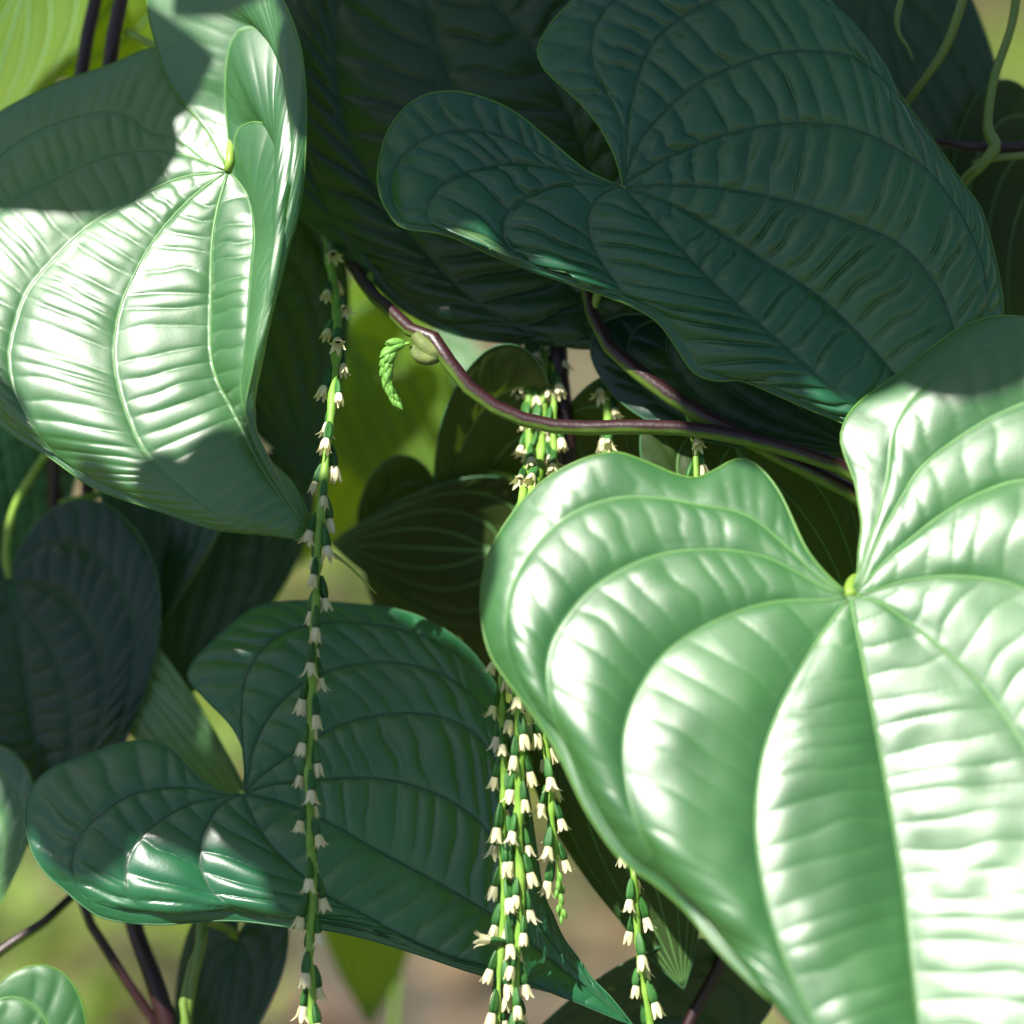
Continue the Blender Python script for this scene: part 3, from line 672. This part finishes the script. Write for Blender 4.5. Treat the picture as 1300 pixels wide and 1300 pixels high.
build_leaf(heart((1112, -12), (1310, 400), 215, -340, -330, roll=-.1, mat='leaf_dark', vmat='vein_dark', emat='margin_dark', seed=61, petiole=[(1130, -40, -320), (1235, -70, -170)]), vP)
build_leaf(heart((1330, 180), (1290, 480), 220, -290, -270, roll=.1, mat='leaf_olive', emat='margin_dark', seed=62, petiole=[(1345, 190, -225)]), vP)

# vine low on the left: round glossy leaf tops
vH = thing('climbing_vine', 'low vine with rounded glossy leaf lobes at the foot of the maroon stems', 'vine', W((-60, 1330, -260)) * [1, 1, 0])
stem(vH, [(95, 1135, -290), (50, 1175, -270), (0, 1208, -255), (-60, 1260, -250), (-90, 1340, -260)], [6, 7, 8, 9, 9], 'stem', (-90, 1400, -260))
build_leaf(heart((-32, 1290), (-90, 1620), 310, -170, -120, roll=-.1, mat='leaf_front', seed=71, spacing=44, rib=5, petiole=[(0, 1300, -220), (-60, 1262, -250)]), vH)
build_leaf(heart((-60, 1000), (-20, 1180), 190, -300, -270, roll=.1, mat='leaf_front', seed=72, petiole=[(-60, 1040, -300), (-50, 1250, -250)]), vH)

# vine low on the right with dark and olive leaves under the glossy leaf
vG = thing('climbing_vine', 'low vine with blackish leaf beneath the drip tip and olive leaf tip', 'vine', W((820, 1500, -200)) * [1, 1, 0])
stem(vG, [(960, 850, -260), (940, 1000, -260), (930, 1180, -240), (860, 1330, -230), (840, 1450, -220)], 8, 'stem_red', (840, 1500, -220))
build_leaf(heart((925, 1335), (560, 1450), 320, -310, -310, roll=-.9, mat='leaf_dark', vmat='vein_dark', emat='margin_dark', seed=81, du=5, petiole=[(925, 1342, -320), (885, 1320, -235)]), vG)
build_leaf(heart((770, 900), (868, 1256), 220, -200, -180, roll=.2, mat='leaf_olive', emat='margin_dark', seed=82, petiole=[(800, 880, -230), (958, 870, -258)]), vG)

# ------------------------------------------------------------------ flower spikes
def flower_meshes():
    """One female flower pointing down -Z from its joint: a three-winged ovary, then six cream tepals. Units: photo pixels."""
    out = []
    for var in range(4):
        r = np.random.default_rng(100 + var)
        L = 26 * r.uniform(.9, 1.1)
        zs = np.array([0, .08, .25, .5, .75, .92, 1.0]) * L
        rad = np.array([1.5, 2.3, 3.6, 4.7, 5.0, 4.4, 3.0])
        ns = 12; V = []; F = []
        for z, q in zip(zs, rad):
            for j in range(ns):
                a = 2 * math.pi * j / ns
                k = q * (1 + .34 * math.cos(3 * a))
                V.append((k * math.cos(a) * .95, k * math.sin(a) * .95, -z))
        for i in range(len(zs) - 1):
            for j in range(ns):
                k = (j + 1) % ns
                F.append((i * ns + j, (i + 1) * ns + j, (i + 1) * ns + k, i * ns + k))
        me = bpy.data.meshes.new('flower'); me.from_pydata((np.array(V) * U).tolist(), [], F)
        me.polygons.foreach_set('use_smooth', np.ones(len(F), bool)); me.materials.append(M['ovary'])
        V2, F2 = [], []
        flare = (.25, .55, .9, .1)[var]
        CL = 19 * r.uniform(.9, 1.1)
        for t_ in range(6):
            a = 2 * math.pi * t_ / 6 + r.normal(0, .1)
            inner = t_ % 2
            fl = flare * r.uniform(.6, 1.4)
            prof = [(0, 3.4, 2.2), (.22, 4.6, 2.9), (.5, 5.6 - .5 * inner, 3.1), (.75, 5.6 + 2.2 * fl, 2.5), (.92, 6 + 5 * fl, 1.5), (1.0, 6.2 + 7.5 * fl, .5)]
            k0 = len(V2)
            for (f, R_, wd) in prof:
                zz = -L + 1 - CL * f * (1 - .15 * fl * f)
                c, s = math.cos(a), math.sin(a)
                for e in (-1, 0, 1):
                    rr = R_ + (.7 if e == 0 else 0)
                    V2.append((rr * c - e * wd * s, rr * s + e * wd * c, zz))
            for i in range(len(prof) - 1):
                for e in (0, 1):
                    q = k0 + i * 3 + e
                    F2.append((q, q + 1, q + 4, q + 3))
        m2 = bpy.data.meshes.new('corolla'); m2.from_pydata((np.array(V2) * U).tolist(), [], F2)
        m2.polygons.foreach_set('use_smooth', np.ones(len(F2), bool)); m2.materials.append(M['tepal'])
        out.append((me, m2))
    return out
FL = flower_meshes()
rb = np.random.default_rng(9)
def bud_mesh():
    V, F = [], []
    ns = 8
    for i, (z, q) in enumerate([(0, .8), (2, 2.4), (6, 3.2), (10, 2.4), (13, .5)]):
        for j in range(ns):
            a = 2 * math.pi * j / ns; V.append((q * math.cos(a) * U, q * math.sin(a) * U, -z * U))
    for i in range(4):
        for j in range(ns):
            k = (j + 1) % ns; F.append((i * ns + j, (i + 1) * ns + j, (i + 1) * ns + k, i * ns + k))
    me = bpy.data.meshes.new('flower_bud'); me.from_pydata(V, [], F)
    me.polygons.foreach_set('use_smooth', np.ones(len(F), bool)); me.materials.append(M['bud'])
    return me
BUD = bud_mesh()

def place(name, me, parent, loc, R_, scale):
    o = bpy.data.objects.new(name, me); col.objects.link(o); o.parent = parent
    m = Matrix.Translation(loc) @ Matrix(R_).to_4x4() @ Matrix.Diagonal((scale, scale, scale, 1))
    if parent.type == 'EMPTY':
        o.matrix_parent_inverse = Matrix.Translation(parent.location).inverted(); o.matrix_basis = m
    else:
        o.matrix_parent_inverse = Matrix.Identity(4); o.matrix_basis = Matrix.Identity(4)
    return o

def spike(label, pts, r, step, seed, flowers=(0, 1), buds=None, tilt=(.12, .32), out=None, fscale=1.0):
    """A hanging spike: an axis and the flowers spiralling round it."""
    rs = np.random.default_rng(seed)
    c = smooth_curve(pts, 300)
    wp = W(c)
    t = thing('flower_spike', label, 'flower spike', wp[0], 'hanging flower spikes')
    L = np.r_[0, np.cumsum(np.linalg.norm(np.diff(c[:, :2], axis=0), axis=1))]
    nn = max(12, int(L[-1] / 14))
    idx = np.linspace(0, 299, nn).astype(int)
    rad = np.linspace(r, r * .8, nn) * (1 + .16 * rs.normal(0, 1, nn))
    if buds: rad *= np.interp(np.linspace(0, 1, nn), [0, .85, 1], [1, .9, .35])
    tube('axis', wp[idx], rad * U, M['rachis'], t, sides=10, n=nn * 3)
    s = step; ang = rs.uniform(0, 6.28)
    view = CAM_R @ np.array([0, 0, 1.0]); right = CAM_R @ np.array([1.0, 0, 0])
    while s < L[-1] - 4:
        f = s / L[-1]
        i = int(np.searchsorted(L, s)); i = min(i, 298)
        tan = wp[min(i + 3, 299)] - wp[max(i - 3, 0)]; tan /= np.linalg.norm(tan)
        e1 = right - tan * (right @ tan); e1 /= np.linalg.norm(e1); e2 = np.cross(e1, tan)
        rd = e1 * math.cos(ang) + e2 * math.sin(ang)
        if flowers[0] <= f <= flowers[1]:
            a = rs.uniform(*tilt)
            down = tan * math.cos(a) + rd * math.sin(a)
            zax = -down; yax = np.cross(zax, rd); yax /= np.linalg.norm(yax); xax = np.cross(yax, zax)
            spin = rs.uniform(0, 6.28)
            x2 = xax * math.cos(spin) + yax * math.sin(spin); y2 = np.cross(zax, x2)
            Rm = np.stack([x2, y2, zax], 1)
            loc = wp[i] + rd * U * (r * .8 + 1.2)
            k = rs.integers(4)
            fo = place('flower', FL[k][0], t, loc, Rm.tolist(), fscale * 1.05 * rs.uniform(.85, 1.15))
            place('corolla', FL[k][1], fo, loc, Rm.tolist(), 1)
        elif buds and f > flowers[1]:
            a = .25
            down = tan * math.cos(a) + rd * math.sin(a)
            zax = -down; yax = np.cross(zax, rd); yax /= np.linalg.norm(yax); xax = np.cross(yax, zax)
            place('flower_bud', BUD, t, wp[i] + rd * U * r * .5, np.stack([xax, yax, zax], 1).tolist(), rs.uniform(.8, 1.1) * (1.9 - .9 * f))
        ang += 2.399 + rs.normal(0, .25)
        s += step * rs.uniform(.75, 1.25) * (.3 if buds and f > flowers[1] else 1)
    if out:
        for (px, py, pz), d in out:
            d = CAM_R @ (np.array(d, float) / np.linalg.norm(d)); zax = -d
            x2 = np.cross(zax, view); x2 /= np.linalg.norm(x2); y2 = np.cross(zax, x2)
            fo = place('flower', FL[1][0], t, W((px, py, pz)), np.stack([x2, y2, zax], 1).tolist(), 1.15)
            place('corolla', FL[1][1], fo, (0, 0, 0), np.eye(3).tolist(), 1)
    return t

spike('long lone spike of cream flowers hanging past the folded leaf tip', [(412, 290, -280), (425, 370, -190), (428, 430, -110), (421, 520, -50), (412, 600, -20), (405, 680, 0), (401, 760, 6), (398, 830, 8), (396, 900, 8), (392, 980, 10), (394, 1060, 12), (397, 1130, 14), (394, 1200, 14), (398, 1330, 14)], 6.2, 22, 201)
spike('spike of cream flowers at the outer side of the cluster, one flower sticking out sideways', [(668, 395, -260), (672, 560, -180), (662, 640, -100), (648, 760, -20), (637, 870, -6), (640, 960, -4), (638, 1060, -2), (640, 1150, 0), (634, 1240, 2), (630, 1330, 4)], 5.6, 17, 202,
      out=[((652, 1196, 4), (-1, .12, .25))])
spike('thick spike of cream flowers in the middle of the cluster', [(690, 395, -262), (688, 560, -180), (675, 640, -100), (660, 760, -20), (657, 870, 4), (660, 960, 8), (658, 1060, 8), (662, 1150, 8), (654, 1240, 8), (662, 1330, 8)], 7.0, 17, 203)
spike('short spike in the cluster ending in a green cone of buds', [(702, 395, -265), (702, 600, -150), (690, 760, -30), (682, 880, -14), (696, 970, -8), (702, 1050, -6), (709, 1110, -4), (713, 1168, -4)], 5.2, 19, 204, flowers=(0, .90), buds=True)
spike('flower spike hanging alone between the glossy leaf and the olive leaf tip', [(768, 395, -270), (772, 540, -180), (782, 700, -60), (796, 900, -20), (802, 1060, -10), (806, 1130, -8), (812, 1210, -6), (824, 1290, -6), (834, 1350, -6)], 5.6, 23, 205)
spike('flower spike under the arching stem, mostly behind the glossy leaf', [(872, 520, -130), (882, 560, -110), (884, 620, -90), (884, 760, -60), (880, 860, -50)], 4.6, 22, 206)
spike('small curled green bud spike at the stem node', [(520, 436, -100), (504, 440, -98), (494, 458, -96), (492, 480, -95), (498, 500, -95), (506, 514, -95)], 2.6, 5, 207, flowers=(-2, -1), buds=True)

# ------------------------------------------------------------------ the same vines' growth overhead, which throws the dappled shade
def over(parent, tx, ty, tz, L, size, rot=0.0, seed=1, tilt=0.1, attach_to=None):
    """A leaf standing on the sun's ray through the point it shades."""
    sx = np.array([SUN_CAM[0], -SUN_CAM[1], SUN_CAM[2]])
    p3 = W((tx, ty, tz)) + SUN * L * U
    nrm = SUN + rng.normal(0, tilt, 3); nrm /= np.linalg.norm(nrm)
    e1 = np.cross(nrm, [0, 1, .2]); e1 /= np.linalg.norm(e1); e2 = np.cross(nrm, e1)
    ax = e1 * math.cos(rot) + e2 * math.sin(rot); sd = np.cross(nrm, ax)
    s = size * U
    rows = []
    r = np.random.default_rng(seed)
    m = smooth_curve(np.vstack([HEART, (0, 1)]), 40)
    V, F, A_ = [], [], []
    ks = np.linspace(-1, 1, 25)
    tl = np.linspace(0, 1, 40)
    for k in ks:
        ka = abs(k)
        x = m[:, 0] * k; y = m[:, 1] * ka ** 1.3 + tl * (1 - ka ** 1.3) - .35
        puff = .02 * abs(math.sin(k * math.pi * 3.5)) + .012 * np.sin(y * 60 + ka * 5)
        z = .22 * np.abs(x) - .25 * (y - .1) ** 2 + puff * (1 - tl)
        V.append(p3 + s * (np.outer(x, sd) + np.outer(y, ax) + np.outer(z, nrm)))
        A_.append(np.full(40, float(abs(math.sin(k * math.pi * 3.5)) < .12)) * .8)
    V = np.vstack(V)
    ii, jj = np.meshgrid(np.arange(24), np.arange(39), indexing='ij'); q = ii * 40 + jj
    F = np.stack([q, q + 40, q + 41, q + 1], -1).reshape(-1, 4)
    lf = mesh_obj('leaf', V, F, M['leaf'], parent, attrs={'vein': np.concatenate(A_)})
    pb = p3 - ax * s * .35
    to = pb + np.array([.01, .02, -.03]) if attach_to is None else np.asarray(attach_to)
    tube('petiole', [pb, (pb + to) / 2 - nrm * .02, to], [.0012, .0012, .0013], M['petiole'], lf)
    return p3

# two shoots: over the blackish and ribbed leaves, and over the lower leaves
OV1 = [  # shaded point, distance along the ray, leaf length, turn
    (-45, 55, -130, 1500, 340, .2), (105, 15, -120, 1400, 210, 2.9),
    (450, 50, -280, 2000, 300, .4), (600, 60, -260, 1900, 360, 5.0), (595, 200, -80, 2100, 200, 3.0), (700, 235, -75, 2000, 210, 1.0),
    (545, 330, -215, 2050, 130, 1.0), (800, 285, -60, 2000, 230, 2.0), (850, 90, -90, 2000, 480, 2.2), (1010, 190, -80, 2200, 480, .9), (940, 380, -40, 2150, 300, 5.2), (1150, 225, -60, 2050, 400, 4.0), (1140, 60, -100, 1950, 420, 2.6),
    (1230, 120, -340, 2100, 460, 3.3),
]
OV2 = [
    (110, 920, -345, 2300, 290, 1.0), (130, 740, -360, 2200, 200, 2.4), (80, 1000, -200, 2400, 240, 4.4), (190, 985, -150, 2350, 190, 2.0),
    (370, 930, -150, 2300, 190, 2.1), (480, 960, -130, 2400, 280, .7), (520, 1060, -110, 2500, 360, 3.6), (250, 850, -165, 2250, 110, 2.0), (480, 1190, -80, 2550, 250, 5.5), (600, 960, -110, 2450, 260, 1.1),
]
for OV, lab, gx_ in ((OV1, 'leafy shoot overhanging the ribbed and blackish leaves from above', 0), (OV2, 'leafy shoot hanging in front of and above the lower leaves', 1)):
    vO = thing('climbing_vine', lab, 'vine', W((OV[0][0], OV[0][1], 0)) * [1, 1, 0])
    ov = [over(vO, tx, ty, tz, L_, sz, rt, 300 + k_) for k_, (tx, ty, tz, L_, sz, rt) in enumerate(OV)]
    tube('stem', [p + np.array([.012, .02, -.03]) for p in ov], .0014, M['stem'], vO, n=220)
